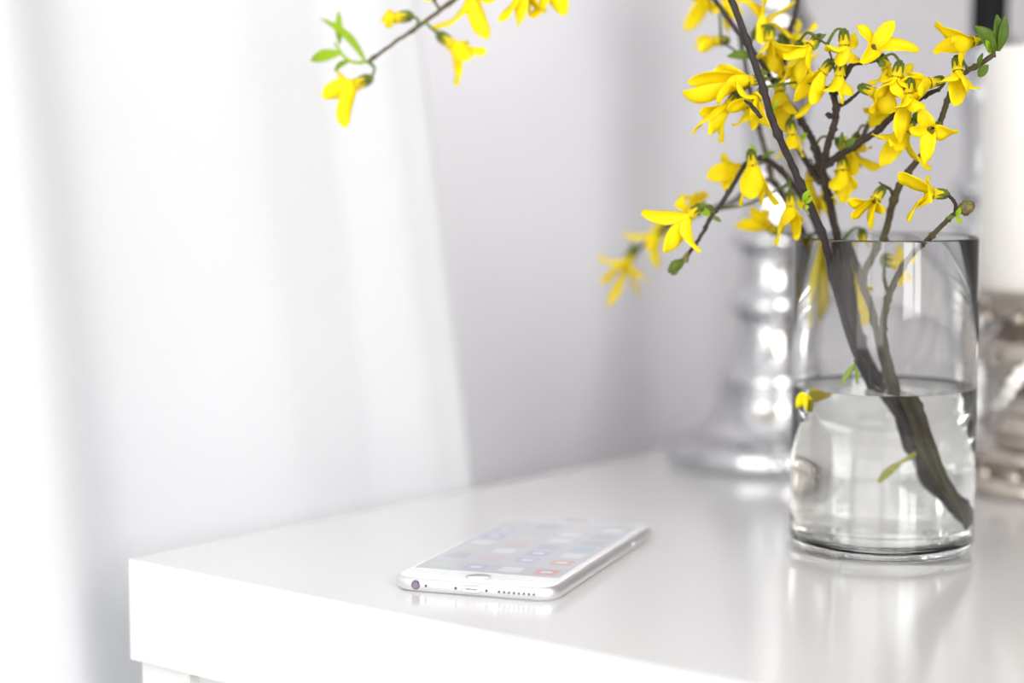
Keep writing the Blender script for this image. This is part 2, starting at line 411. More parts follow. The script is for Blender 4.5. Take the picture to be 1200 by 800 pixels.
# ports along the near end
def port(name, x, w, h, mat, out=0.00006, parent=ph, seg=20, inner=None):
    pts = []
    r = min(w, h)/2
    for k in range(seg):
        a = 2*math.pi*k/seg
        dx = (w/2-r)*(1 if math.cos(a) > 0 else -1); dz = (h/2-r)*(1 if math.sin(a) > 0 else -1)
        pts.append((x+dx+r*math.cos(a), dz+r*math.sin(a)))
    zc_ = 0.00345
    V = [(a, -out, zc_+b) for a, b in pts] + [(a, 0.0004, zc_+b) for a, b in pts]
    n = len(pts); Fc = [list(range(n)), list(range(n, 2*n))[::-1]] + [[k, (k+1) % n, n+(k+1) % n, n+k] for k in range(n)]
    return mesh_obj(name, V, Fc, mat, parent, smooth=False)
j = port('headphone_jack', -0.0262, 0.0041, 0.0041, M['hole']); port('jack_lining', -0.0262, 0.0033, 0.0033, M['jack'], 0.0001, j)
port('microphone_hole', -0.0213, 0.0013, 0.0013, M['hole'])
j = port('charging_port', 0.0, 0.0092, 0.0031, M['ring']); port('port_opening', 0.0, 0.0084, 0.0024, M['phone_glass'], 0.00012, j)
port('port_tongue', 0.0, 0.0062, 0.0008, M['jack'], 0.00018, j)
for x in (-0.0072, 0.0072): port('screw', x, 0.0014, 0.0014, M['hole'])
for k in range(8): port('speaker_hole', 0.0131+k*0.00228, 0.0014, 0.0014, M['hole'], 0.00012)
# side buttons on the right edge
v, f = box_vf(PW2-0.0003, PW2+0.0003, 0.118, 0.128, 0.0022, 0.0046, 0.0002); mesh_obj('power_button', v, f, M['alu'], ph)

# ------------------------------------------------------------------ glass vase and water
VX, VY, VR, VH = 0.1800, 1.0050, 0.0443, 0.1522
vorg = c2w(VX, VY, 0)
vase = empty('glass_vase', vorg, 'clear glass cylinder vase half full of water on the dresser', 'vase')
WT = 0.0011; FL = 0.0075
prof = [(0, 0.0004), (VR-0.0085, 0.0004), (VR-0.0072, 0.0)]
for k in range(0, 9):
    a = R(-90+90*k/8); prof.append((VR-0.0068+0.0068*math.cos(a), 0.0068+0.0068*math.sin(a)))
prof += [(VR, 0.04), (VR, 0.10), (VR, VH-0.0009), (VR-0.0003, VH-0.0003), (VR-WT/2, VH), (VR-WT+0.0003, VH-0.0003), (VR-WT, VH-0.0009), (VR-WT, 0.10), (VR-WT, 0.04)]
for k in range(0, 9):
    a = R(0-90*k/8); prof.append((VR-WT-0.006+0.006*math.cos(a), FL+0.006+0.006*math.sin(a)))
prof += [(VR-0.03, FL), (0, FL)]
mesh_obj('glass_body', *lathe_vf(prof, 128), M['glass'], vase)
WL = 0.0792
ri = VR-WT+0.0003
wp = [(0, FL-0.0003), (VR-0.03, FL-0.0003)]
for k in range(0, 9):
    a = R(-90+90*k/8); wp.append((ri-0.006+0.006*math.cos(a), FL-0.0003+0.006+0.006*math.sin(a)))
wp += [(ri, 0.04), (ri, WL+0.0010), (ri-0.0006, WL+0.0006), (ri-0.0016, WL+0.0001), (ri-0.003, WL), (ri-0.02, WL), (0, WL)]
wat = mesh_obj('vase_water', *lathe_vf(wp, 128), M['water'], None)
wat.location = vorg; tag(wat, 'clear still water filling the lower half of the vase', 'water')

# ------------------------------------------------------------------ silver candlesticks and candles
def lathe_part(name, prof, mat, parent, n=64, sm=5):
    return mesh_obj(name, *lathe_vf(smooth_profile(prof, sm), n), mat, parent)
c1 = empty('silver_candlestick', c2w(0.158, 1.268, 0), 'tall turned silver candlestick with broad round foot behind the vase', 'candlestick')
lathe_part('foot', [(0, 0.0), (0, 0.0), (0.060, 0.0), (0.060, 0.0), (0.063, 0.004), (0.063, 0.009), (0.061, 0.013), (0.052, 0.0165), (0.043, 0.020), (0.036, 0.027), (0.0315, 0.038), (0.0295, 0.046), (0, 0.046)], M['silver'], c1)
lathe_part('stem', [(0.0295, 0.046), (0.031, 0.050), (0.030, 0.055), (0.025, 0.062), (0.0205, 0.075), (0.0195, 0.084), (0.0205, 0.089), (0.025, 0.093), (0.0258, 0.098), (0.024, 0.103), (0.020, 0.108), (0.0185, 0.118), (0.019, 0.128), (0.024, 0.133), (0.0245, 0.138), (0.020, 0.143),
    (0.0165, 0.155), (0.0155, 0.175), (0.017, 0.195), (0.021, 0.215), (0.0245, 0.228), (0.024, 0.238), (0.019, 0.246), (0.0175, 0.256), (0.0215, 0.262), (0.022, 0.268), (0.018, 0.275), (0.017, 0.290), (0.0175, 0.305)], M['silver'], c1)
lathe_part('drip_pan', [(0.0175, 0.304), (0.030, 0.308), (0.044, 0.316), (0.050, 0.324), (0.049, 0.326), (0.042, 0.320), (0.028, 0.314), (0.016, 0.312), (0, 0.312)], M['silver'], c1)
lathe_part('candle_cup', [(0.014, 0.311), (0.016, 0.325), (0.019, 0.345), (0.021, 0.352), (0.018, 0.352), (0.016, 0.345), (0.014, 0.330), (0, 0.328)], M['silver'], c1)

hx, hy = 0.3060, 1.1700
h1 = empty('candle_holder', c2w(hx, hy, 0), 'ornate tarnished silver candle holder under the thick ivory candle', 'candle holder')
lathe_part('foot', [(0, 0), (0, 0), (0.050, 0.0), (0.050, 0.0), (0.0525, 0.004), (0.050, 0.010), (0.043, 0.0125), (0.042, 0.015), (0.0455, 0.019), (0.044, 0.0245), (0.036, 0.028), (0.0345, 0.031), (0.037, 0.035), (0.035, 0.040), (0.029, 0.045), (0, 0.045)], M['old_silver'], h1)
lathe_part('stem', [(0.029, 0.045), (0.026, 0.051), (0.0275, 0.056), (0.033, 0.060), (0.039, 0.068), (0.0425, 0.077), (0.041, 0.085), (0.034, 0.091), (0.030, 0.094)], M['old_silver'], h1)
lathe_part('dish', [(0.030, 0.093), (0.037, 0.096), (0.0445, 0.101), (0.050, 0.109), (0.052, 0.1145), (0.0505, 0.1155), (0.047, 0.111), (0.040, 0.1105), (0, 0.1105)], M['old_silver'], h1)
for k in range(14):      # beads round the foot and under the dish
    a = 2*math.pi*k/14
    for rr, zz, br in ((0.0475, 0.0125, 0.0042), (0.047, 0.100, 0.0036)):
        bm = bmesh.new(); bmesh.ops.create_icosphere(bm, subdivisions=2, radius=br)
        vv = [(v.co.x+rr*math.cos(a), v.co.y+rr*math.sin(a), v.co.z+zz) for v in bm.verts]; ff = [[q.index for q in fa.verts] for fa in bm.faces]; bm.free()
        mesh_obj('bead', vv, ff, M['old_silver'], h1)
# scrolled handle reaching towards the room
hp = [(1262, 432, 1.128, .0035), (1246, 425, 1.105, .0036), (1224, 424, 1.082, .0038), (1203, 433, 1.068, .0040), (1190, 446, 1.062, .0038), (1181, 461, 1.064, .0034), (1172, 473, 1.072, .0028), (1164, 477, 1.080, .0020)]
path = cr([tuple(pix(x, y, D)) + (r,) for x, y, D, r in hp], 6)
path = [(x, y, z, r*(1+0.16*math.sin(i*1.3))) for i, (x, y, z, r) in enumerate(path)]
sc_ = mesh_obj('scroll_handle', *tube_vf(path, 10, 0.55), M['wax'], h1, world=True); sc_['label'] = 'pale curled scroll handle'
pc = empty('pillar_candle', c2w(hx, hy, 0.1106), 'thick ivory pillar candle on the ornate silver holder', 'candle')
lathe_part('wax', [(0, 0), (0, 0), (0.0425, 0), (0.0425, 0), (0.0432, 0.002), (0.0432, 0.01), (0.0432, 0.07), (0.0432, 0.132), (0.0425, 0.1355), (0.040, 0.1375), (0.034, 0.1370), (0.015, 0.134), (0, 0.1335)], M['wax'], pc)
mesh_obj('wick', *tube_vf([(0, 0, 0.132, .0009), (0.0004, 0, 0.139, .0009), (0.0015, 0.0004, 0.1455, .0008)], 8), M['wick'], pc)

s1 = empty('slim_candlestick', c2w(0.2915, 1.290, 0), 'slim silver candlestick holding the black taper behind the ivory candle', 'candlestick')
lathe_part('foot', [(0, 0), (0, 0), (0.040, 0), (0.040, 0), (0.0425, 0.003), (0.041, 0.008), (0.032, 0.012), (0.022, 0.018), (0.016, 0.030), (0.013, 0.045), (0, 0.045)], M['silver'], s1)
lathe_part('stem', [(0.013, 0.044), (0.011, 0.06), (0.015, 0.075), (0.018, 0.085), (0.014, 0.096), (0.011, 0.11), (0.013, 0.125), (0.0185, 0.136), (0.0195, 0.143), (0.014, 0.150), (0.0135, 0.155), (0.0195, 0.162), (0.0205, 0.168), (0.015, 0.176), (0.0135, 0.19), (0.0155, 0.21), (0.018, 0.222), (0.0165, 0.230), (0.0135, 0.235)], M['silver'], s1)
lathe_part('candle_cup', [(0.0135, 0.234), (0.0155, 0.240), (0.0165, 0.252), (0.0185, 0.256), (0.0165, 0.258), (0.0120, 0.254), (0.0118, 0.238), (0, 0.238)], M['silver'], s1)
bt = empty('taper_candle', c2w(0.2915, 1.290, 0.2385), 'black taper candle standing in the slim silver candlestick', 'candle')
lathe_part('wax', [(0, 0), (0, 0), (0.0112, 0), (0.0112, 0), (0.0112, 0.02), (0.0108, 0.12), (0.0098, 0.22), (0.007, 0.245), (0, 0.25)], M['black_wax'], bt, 32)
mesh_obj('wick', *tube_vf([(0, 0, 0.248, .0007), (0.0004, 0, 0.256, .0007), (0.0012, 0, 0.262, .0006)], 8), M['wick'], bt)

# ------------------------------------------------------------------ forsythia branches
def vz(dx, dy, z):      # point inside the vase: offset to the right, offset away from the camera, height
    return tuple(c2w(VX+dx, VY+dy, z))
class Branch:
    def __init__(self, label, base, group=None):
        self.root = empty('forsythia_branch', base, label, 'branch', group or 'forsythia branches in the vase'); self.poly = []
    def stem(self, pts, mat, name='stem', n=10, nodes=True):
        """pts: (px, py, D, r) seen in the photograph, or ('v', dx, dy, z, r) inside the vase; metres and millimetres of radius"""
        q = []
        for p in pts:
            if p[0] == 'v': q.append(vz(*p[1:4]) + (p[4]*1e-3,)); self.poly.append((None, Vector(q[-1][:3])))
            else: q.append(tuple(pix(*p[:3])) + (p[3]*1e-3,))
        path = cr(q, 7)
        out = []
        for i, (x, y, z, r) in enumerate(path):
            k = 1 + 0.05*math.sin(i*1.9) + (0.38 if (nodes and i % 9 == 4) else 0)
            j = 0.00018
            out.append((x+random.uniform(-j, j), y+random.uniform(-j, j), z+random.uniform(-j, j), max(r*k, 0.0004)))
        for x, y, z, r in path: self.poly.append((r, Vector((x, y, z))))
        return mesh_obj(name, *tube_vf(out, n), mat, self.root, world=True)
    def nearest(self, p):
        return min((q for _, q in self.poly), key=lambda q: (q-p).length)

CAM = camo.location.copy()
def petal_vf(base, tip, axis, W2, curl):
    d = tip - base; L = d.length
    rad = d - axis*d.dot(axis)
    if rad.length < 1e-4: rad = axis.orthogonal()
    rad.normalize(); wdir = axis.cross(rad).normalized()
    p0 = base + axis*0.0022 + rad*0.0014
    ctrl = base + axis*L*(0.30 + 0.35*max(0, d.normalized().dot(axis))) + rad*L*0.28*(1+curl)
    NS, NC = 9, 4
    prof = [(0, .50), (.12, .74), (.3, .97), (.45, 1.0), (.65, .88), (.82, .66), (.94, .40), (1.0, .16)]
    cup = random.uniform(0.25, 0.75)
    tw = random.uniform(-0.9, 0.9)
    top, bot = [], []
    for i in range(NS+1):
        t = i/NS
        c = p0*(1-t)**2 + ctrl*2*t*(1-t) + tip*t*t
        tg = ((ctrl-p0)*2*(1-t) + (tip-ctrl)*2*t).normalized()
        for (a, wa), (b, wb) in zip(prof, prof[1:]):
            if a <= t <= b + 1e-9: w = W2*(wa + (wb-wa)*(t-a)/(b-a)); break
        wd = (Matrix.Rotation(tw*t, 3, tg) @ wdir); nn = tg.cross(wd).normalized()
        if nn.dot(axis) < 0 and t < 0.4: nn = -nn
        for k in range(NC+1):
            s = -1 + 2*k/NC
            p = c + wd*w*s + nn*(abs(s)**1.5*w*cup*(1-0.4*t) + 0.0009*math.sin(8*t+s*2+tw*9)*t)
            top.append(p + nn*0.00012); bot.append(p - nn*0.00012)
    V = top + bot; n = len(top); Fc = []
    for i in range(NS):
        for k in range(NC):
            a = i*(NC+1)+k; b = a+1; c = a+NC+2; e = a+NC+1
            Fc.append([a, b, c, e]); Fc.append([n+e, n+c, n+b, n+a])
    for i in range(NS):
        for k in (0, NC):
            a = i*(NC+1)+k; e = a+NC+1; Fc.append([a, e, n+e, n+a] if k == 0 else [e, a, n+a, n+e])
    return V, Fc
def flower(br, bx, by, D, tips, L=0.0175, W2=0.0034, attach=None, maxped=0.02):
    """bx, by: where the tube sits; tips: where each petal ends in the photograph, with +1 towards and -1 away from the camera"""
    base = pix(bx, by, D); view = (CAM - base).normalized()
    tp = []
    for t in tips:
        x, y = t[:2]; s = t[2] if len(t) > 2 else 0.4
        q = pix(x, y, D); p = (q-base).length
        dz = math.sqrt(max(L*L-p*p, (0.18*L)**2))*s
        tp.append(q + view*dz)
    ax = Vector((0, 0, 0))
    for q in tp: ax += (q-base).normalized()
    if ax.length < 0.5: ax += view*0.8
    ax.normalize()
    tube_len = 0.0052
    # the tube with its open throat
    up = ax.orthogonal().normalized(); sd = ax.cross(up)
    prof = [(0.0010, -0.0045), (0.0015, -0.003), (0.0019, -0.0005), (0.0029, 0.0024), (0.0027, 0.0025), (0.0015, 0.0), (0.0009, -0.002), (0.0, -0.0025)]
    v, f = lathe_vf(prof, 12)
    fl = mesh_obj('flower', [base + up*x + sd*y + ax*z for x, y, z in v], f, M['tube'], br.root, world=True, origin=base)
    for q in tp:
        mesh_obj('petal', *petal_vf(base, q, ax, W2*1.22*random.uniform(0.9, 1.12), random.uniform(-0.2, 0.35)), M['petal'], fl, world=True)
    st = []
    for s in (-1, 1):
        o = up*s*0.0009
        st.append(tube_vf([tuple(base+o+ax*0.0006)+(0.0004,), tuple(base+o*1.1+ax*0.0022)+(0.0011,), tuple(base+o*1.1+ax*0.0040)+(0.0009,)], 6))
    mesh_obj('stamen', *join_vf(st), M['anther'], fl, world=True)
    # calyx with its short stalk down to the twig
    b0 = base - ax*0.0042
    anchor = br.nearest(b0) if attach is None else pix(*attach)
    parts = [tube_vf([tuple(b0-ax*0.0012)+(0.0012,), tuple(b0)+(0.0017,), tuple(b0+ax*0.0016)+(0.0017,), tuple(b0+ax*0.003)+(0.0013,)], 8)]
    for k in range(4):
        a = 2*math.pi*k/4+0.4; o = up*math.cos(a)+sd*math.sin(a)
        parts.append(tube_vf([tuple(b0+o*0.0013)+(0.0009,), tuple(b0+o*0.0019+ax*0.002)+(0.0008,), tuple(b0+o*0.0024+ax*0.0048)+(0.0002,)], 5))
    vec = anchor - b0
    if vec.length > 0.0015:
        mid = b0 + vec*0.45 - ax*min(0.004, vec.length*0.35)
        parts.append(tube_vf(cr([tuple(b0-ax*0.0005)+(0.0007,), tuple(mid)+(0.00065,), tuple(anchor)+(0.0009,)], 4), 6))
    mesh_obj('calyx', *join_vf(parts), M['calyx'], fl, world=True)
    return fl
def leaf(br, bx, by, tx, ty, D, w=0.0032, mat='leaf', s=0.3, name='leaf'):
    a = pix(bx, by, D); b = pix(tx, ty, D); L = (b-a).length*1.08
    view = (CAM-a).normalized(); b = b + view*s*L
    d = (b-a).normalized(); nrm = (view - d*view.dot(d)); nrm = (nrm + Vector((random.uniform(-.6, .6), random.uniform(-.6, .6), 0.3))).normalized()
    wd = d.cross(nrm).normalized(); nn = wd.cross(d).normalized()
    NS, NC = 8, 4; top, bot = [], []
    for i in range(NS+1):
        t = i/NS; ww = w*max(0.06, math.sin(math.pi*min(1, t*0.93+0.05))**0.8); c = a + (b-a)*t + nn*L*0.10*math.sin(math.pi*t)
        for k in range(NC+1):
            u = -1+2*k/NC; p = c + wd*ww*u + nn*abs(u)*ww*0.5
            top.append(p+nn*0.00012); bot.append(p-nn*0.00012)
    V = top+bot; n = len(top); Fc = []
    for i in range(NS):
        for k in range(NC):
            q = i*(NC+1)+k; Fc.append([q, q+1, q+NC+2, q+NC+1]); Fc.append([n+q+NC+1, n+q+NC+2, n+q+1, n+q])
        for k in (0, NC):
            q = i*(NC+1)+k; Fc.append([q, q+NC+1, n+q+NC+1, n+q])
    return mesh_obj(name, V, Fc, M[mat], br.root, world=True, origin=a)
def bud(br, px, py, D, tx, ty, r=0.003, mat='bud'):
    a = pix(px, py, D); b = pix(tx, ty, D); d = b-a
    p = [tuple(a-d*0.1)+(r*0.45,), tuple(a+d*0.2)+(r*0.9,), tuple(a+d*0.5)+(r,), tuple(a+d*0.8)+(r*0.75,), tuple(b)+(r*0.2,)]
    parts = [tube_vf(cr(p, 3), 9)]
    up = d.normalized().orthogonal().normalized()
    for k in range(5):
        q = Matrix.Rotation(k*1.257, 3, d.normalized()) @ up
        parts.append(tube_vf([tuple(a+d*(0.1+0.1*k)+q*r*0.8)+(r*0.3,), tuple(a+d*(0.35+0.1*k)+q*r*0.95)+(r*0.35,), tuple(a+d*(0.6+0.09*k)+q*r*0.7)+(r*0.1,)], 5))
    return mesh_obj('bud', *join_vf(parts), M[mat], br.root, world=True, origin=a)

VB = lambda dx, dy, z=0.0125: c2w(VX+dx, VY+dy, z)
# 1 --- the long arching branch: bare dark stem, bends over to the left above the frame
b1 = Branch('long arching forsythia branch with bare dark stem and flowers drooping at its tip', VB(0.0335, 0.001))
b1.stem([('v', 0.0325, 0.0008, 0.0128, 2.0), ('v', 0.0205, 0.000, 0.030, 2.3), ('v', 0.0085, -0.001, 0.048, 2.3), ('v', 0.000, -0.001, 0.062, 2.2), (1021, 454, 0.998, 1.9), (992, 385, 0.987, 1.8), (972, 305, 0.975, 1.8), (963, 272, 0.968, 1.75), (944, 228, 0.960, 1.75), (922, 180, 0.953, 1.7), (905, 140, 0.948, 1.75), (893, 100, 0.944, 1.65), (878, 55, 0.940, 1.6), (857, 0, 0.936, 1.55),
         (835, -50, 0.932, 1.5), (795, -105, 0.926, 1.4), (735, -125, 0.918, 1.3)], M['dark_bark'], n=12)
b1.stem([(737, -125, 0.918, 1.3), (670, -100, 0.908, 1.2), (600, -50, 0.898, 1.1), (532, 0, 0.890, 0.95), (499, 25, 0.887, 0.85), (462, 50, 0.885, 0.75), (432, 72, 0.884, 0.8)], M['green_bark'], 'twig', n=12)
b1.stem([(892, 138, 0.950, 0.9), (884, 128, 0.952, 1.0), (878, 121, 0.955, 0.8), (872, 118, 0.957, 0.5)], M['dark_bark'], 'twig', nodes=False)
flower(b1, 424, 96, 0.884, [(378, 114, .2), (404, 149, .6), (396, 82, -1), (388, 104, -.8)], L=.0165)
flower(b1, 470, 20, 0.888, [(446, 25, .1), (447, 22, -.3), (450, 28, .5), (452, 17, -.2)], L=.0100, W2=.0025)
flower(b1, 524, 48, 0.882, [(570, 60, .2), (551, 68, .8), (534, 100, .3), (545, 52, -.9)], L=.0165)
flower(b1, 552, -14, 0.893, [(507, 33, .3), (536, 20, -.7), (571, 46, .5), (590, -8, -.3)], L=.0185)
flower(b1, 612, -26, 0.900, [(607, 31, .4), (584, 24, .2), (640, 14, -.5), (623, 20, -.9)], L=.0185)
flower(b1, 640, -38, 0.905, [(662, 18, .3), (622, 20, .5), (690, -14, -.2), (655, 0, -.9)], L=.0185)
flower(b1, 506, -12, 0.892, [(500, 2, .3), (480, -20, 0), (515, -40, -.3), (530, -25, .4)], L=.014)
leaf(b1, 428, 72, 376, 22, 0.884, .0022, 'young_leaf', .1); leaf(b1, 398, 52, 397, 13, 0.884, .0016, 'young_leaf', -.1)
leaf(b1, 400, 62, 364, 71, 0.884, .0026, 'young_leaf', -.3); leaf(b1, 410, 72, 392, 84, 0.886, .0016, 'young_leaf', -.6)
b1.stem([(431, 72, 0.884, .75), (415, 73, 0.884, .7), (403, 66, 0.884, .7), (392, 50, 0.884, .5)], M['young_leaf'], 'twig', nodes=False)
leaf(b1, 941, 235, 950, 222, 0.957, .0014, 'young_leaf', .4); leaf(b1, 944, 238, 953, 231, 0.957, .0012, 'young_leaf', .6); leaf(b1, 946, 240, 944, 246, 0.957, .001, 'young_leaf', .6)
leaf(b1, 905, 132, 913, 118, 0.950, .0010, 'young_leaf', .2)

# 2 --- the main, much forked branch
b2 = Branch('thick forked forsythia branch rising from the vase, crowded with yellow flowers', VB(0.0335, 0.0065))
b2.stem([('v', 0.0325, 0.0065, 0.0135, 2.5), ('v', 0.0225, 0.005, 0.030, 3.0), ('v', 0.0125, 0.004, 0.046, 3.3), ('v', 0.0045, 0.003, 0.062, 3.3), (1034, 455, 1.006, 2.8), (1018, 425, 1.008, 2.7), (1004, 390, 1.008, 2.5), (994, 340, 1.008, 2.1), (986, 300, 1.008, 2.0), (976, 255, 1.006, 2.0), (967, 215, 1.004, 2.1), (960, 190, 1.002, 2.0), (957, 172, 1.0, 1.7)], M['bark'], n=14)
b2.stem([(958, 185, 1.002, 1.7), (951, 162, 1.004, 1.7), (938, 140, 1.008, 1.6), (922, 118, 1.012, 1.5), (905, 94, 1.014, 1.4), (888, 68, 1.016, 1.3), (868, 42, 1.018, 1.3), (850, 17, 1.020, 1.2), (832, -10, 1.022, 1.1)], M['bark'], 'twig')
b2.stem([(963, 200, 1.000, 1.8), (970, 170, 0.990, 1.7), (977, 148, 0.985, 1.6), (980, 130, 0.982, 1.6), (977, 113, 0.980, 1.5), (973, 104, 0.979, 1.0)], M['bark'], 'twig')
b2.stem([(980, 126, 0.982, 1.1), (990, 121, 0.980, 1.0), (1002, 112, 0.978, 0.8), (1010, 104, 0.976, 0.6)], M['bark'], 'twig', nodes=False)
b2.stem([(978, 112, 0.980, 1.2), (991, 88, 0.976, 1.2), (1000, 75, 0.973, 1.3), (1012, 74, 0.972, 0.8), (1030, 71, 0.971, 0.6)], M['bark'], 'twig', nodes=False)
b2.stem([(962, 198, 1.000, 1.9), (982, 183, 0.994, 1.8), (1003, 170, 0.988, 1.7), (1027, 154, 0.982, 1.6), (1050, 133, 0.976, 1.4), (1070, 120, 0.972, 1.3), (1088, 110, 0.968, 1.2), (1100, 105, 0.966, 0.9)], M['bark'], 'twig')
b2.stem([(962, 215, 1.004, 1.7), (945, 190, 1.012, 1.5), (925, 150, 1.020, 1.4), (917, 110, 1.024, 1.3), (919, 70, 1.024, 1.3), (924, 40, 1.024, 1.4), (931, 20, 1.024, 1.2), (936, -8, 1.024, 1.2)], M['bark'], 'twig')
b2.stem([(1007, 170, 0.992, 1.2), (1020, 140, 1.010, 1.1), (1028, 118, 1.022, 0.9)], M['green_bark'], 'twig', nodes=False)
b2.stem([(903, 92, 1.014, .8), (893, 75, 1.022, .8), (880, 68, 1.028, .7), (862, 60, 1.034, .6), (845, 48, 1.038, .5)], M['green_bark'], 'twig', nodes=False)
b2.stem([(985, 110, .979, .5), (972, 60, .974, .5), (962, 47, .972, .5), (957, 44, .972, .4)], M['green_bark'], 'twig', nodes=False)
flower(b2, 989, 47, 0.972, [(967, 54, .3), (984, 78, .6), (1009, 72, .4), (1001, 38, -.6)], L=.0150)
flower(b2, 1020, 62, 0.970, [(1004, 30, .2), (1048, 25, .4), (1076, 60, .1), (1009, 74, 1)], L=.0170)
flower(b2, 985, 82, 0.974, [(986, 121, .3), (964, 108, .7), (998, 112, .4), (974, 96, -.9)], L=.0155)
flower(b2, 968, 80, 0.978, [(932, 138, .3), (937, 104, -.3), (952, 122, .9), (930, 118, -.7)], L=.0200)
flower(b2, 953, 50, 0.976, [(906, 49, .2), (918, 66, .8), (936, 100, .3), (952, 88, .6)], L=.0185)
flower(b2, 889, 34, 1.022, [(863, -2, 0), (897, -3, .3), (932, 2, .1), (926, 44, .5)], L=.0185)
flower(b2, 925, 44, 1.030, [(956, 27, 0), (943, 60, .4), (912, 70, .6), (928, 20, -.8)], L=.0165)
flower(b2, 912, 58, 1.018, [(888, 68, .2), (893, 92, .5), (915, 96, .7), (930, 88, -.4)], L=.0165)
flower(b2, 932, 68, 1.014, [(957, 62, -.3), (950, 98, .3), (930, 104, .8), (914, 92, -.4)], L=.0165)
flower(b2, 913, 103, 1.008, [(903, 140, .2), (925, 156, .3), (934, 134, .7), (908, 122, .9)], L=.0200, W2=.0040)
flower(b2, 927, 152, 1.000, [(941, 184, .3), (909, 186, .2), (922, 172, .9), (942, 166, -.4)], L=.0150)
flower(b2, 884, 94, 0.986, [(807, 98, .2), (800, 108, .6), (838, 80, -.3), (842, 120, .5)], L=.0315, W2=.0044)
flower(b2, 858, 118, 0.984, [(811, 157, .3), (832, 158, .6), (820, 134, -.3), (846, 167, -.6)], L=.0215, W2=.0038)
flower(b2, 872, 122, 0.992, [(906, 146, .3), (884, 152, .6), (858, 146, .4), (896, 122, -.3)], L=.0175)
flower(b2, 830, -6, 1.075, [(803, 36, .2), (828, 14, .4), (812, -20, 0), (845, 12, .2)], L=.0195, W2=.0036)
flower(b2, 850, -8, 1.05, [(853, 40, .2), (866, 24, .5), (836, 14, .3), (870, 0, -.3)], L=.0195, W2=.0034)
flower(b2, 843, 48, 1.040, [(812, 55, .1), (815, 48, -.4), (818, 58, .6), (826, 42, -.3)], L=.0140, W2=.0026)
flower(b2, 1036, 74, 0.976, [(1064, 92, .3), (1018, 98, .2), (1046, 108, .6), (1070, 74, -.5)], L=.0160, W2=.004)
flower(b2, 1018, 106, 0.972, [(1062, 108, .3), (1042, 90, -.3), (1050, 128, .6), (1020, 132, .2)], L=.0180, W2=.0042)
flower(b2, 1095, 96, 0.962, [(1044, 102, .3), (1062, 88, -.2), (1078, 112, .7), (1066, 118, .5)], L=.0200, W2=.0038)
flower(b2, 1066, 104, 0.960, [(1054, 166, .3), (1080, 128, .6), (1048, 128, .4), (1076, 96, -.5)], L=.0235, W2=.0036)
flower(b2, 1040, 116, 1.000, [(1030, 140, .2), (1012, 128, .2), (1052, 140, .5), (1022, 150, .1)], L=.015)
flower(b2, 988, 172, 1.004, [(1033, 195, .3), (1000, 206, .6), (978, 202, .4), (1012, 168, -.5)], L=.0180, W2=.0040)
flower(b2, 987, 194, 0.996, [(976, 232, .3), (989, 238, .6), (1003, 222, .2), (979, 222, .9)], L=.0175)
flower(b2, 950, 206, 1.018, [(938, 246, .2), (955, 240, .4), (934, 222, -.2), (948, 250, .6)], L=.0175)
flower(b2, 968, 218, 1.022, [(958, 262, .2), (972, 256, .5), (948, 250, -.3), (980, 240, .1)], L=.0185)
flower(b2, 1010, 280, 1.022, [(998, 318, .3), (1016, 322, .4), (1028, 300, -.2), (988, 296, .1)], L=.0165)
flower(b2, 997, 336, 1.018, [(1016, 388, .3), (1006, 372, .8), (1022, 356, .1), (1000, 380, -.3)], L=.0215, W2=.0040)
flower(b2, 890, 110, 0.980, [(862, 96, .3), (850, 130, .5), (880, 142, .4), (904, 150, .2)], L=.0185, W2=.0038)
flower(b2, 902, 42, 1.010, [(880, 70, .3), (908, 86, .6), (926, 64, .3), (894, 16, -.3)], L=.0180)
flower(b2, 936, 60, 0.990, [(914, 98, .3), (940, 106, .5), (959, 92, .2), (922, 78, .8)], L=.0185)
flower(b2, 1052, 84, 0.964, [(1024, 112, .3), (1058, 116, .6), (1086, 96, .2), (1034, 90, -.3)], L=.0175, W2=.0042)
flower(b2, 1003, 168, 1.010, [(985, 190, .3), (1010, 196, .4), (1022, 172, .1), (990, 160, -.3)], L=.0150)
leaf(b2, 960, 50, 956, 58, 0.972, .0009, 'leaf', .2); leaf(b2, 962, 46, 968, 40, 0.972, .0009, 'leaf', .2)
leaf(b2, 1037, 72, 1030, 78, 0.970, .0018, 'leaf', .2); leaf(b2, 1046, 136, 1040, 122, 0.978, .0022, 'leaf', .2); leaf(b2, 1073, 144, 1082, 130, 0.974, .0028, 'leaf', .4)
leaf(b2, 985, 172, 987, 154, 0.99, .0012, 'leaf', .2); leaf(b2, 990, 172, 1004, 162, 0.99, .0018, 'leaf', .3); leaf(b2, 940, 165, 946, 156, 1.0, .0016, 'young_leaf', .3)
leaf(b2, 900, 84, 884, 92, 0.984, .0020, 'calyx', .3); leaf(b2, 884, 66, 852, 66, 1.02, .0024, 'leaf', .1)
bud(b2, 978, 137, 0.983, 967, 134, .0013, 'dark_bark'); bud(b2, 979, 136, 0.982, 981, 140, .0013, 'dark_bark')
b2.stem([(998, 402, 1.003, .8), (1003, 415, .992, .8), (1000, 432, .985, .7), (992, 444, .982, .5)], M['green_bark'], 'twig', nodes=False)
leaf(b2, 1002, 425, 985, 452, .984, .0013, 'young_leaf', .1); leaf(b2, 1002, 430, 1004, 448, .984, .0011, 'young_leaf', .3)
# shoot below the water
pth = [vz(0.012, -0.003, 0.0435) + (0.0008,), vz(0.006, -0.006, 0.0415) + (0.0007,), vz(0.003, -0.007, 0.040) + (0.0012,), vz(0.000, -0.008, 0.038) + (0.0014,), vz(-0.003, -0.008, 0.0355) + (0.0007,)]
mesh_obj('bud', *tube_vf(cr(pth, 4), 8), M['yellow_bud'], b2.root, world=True)

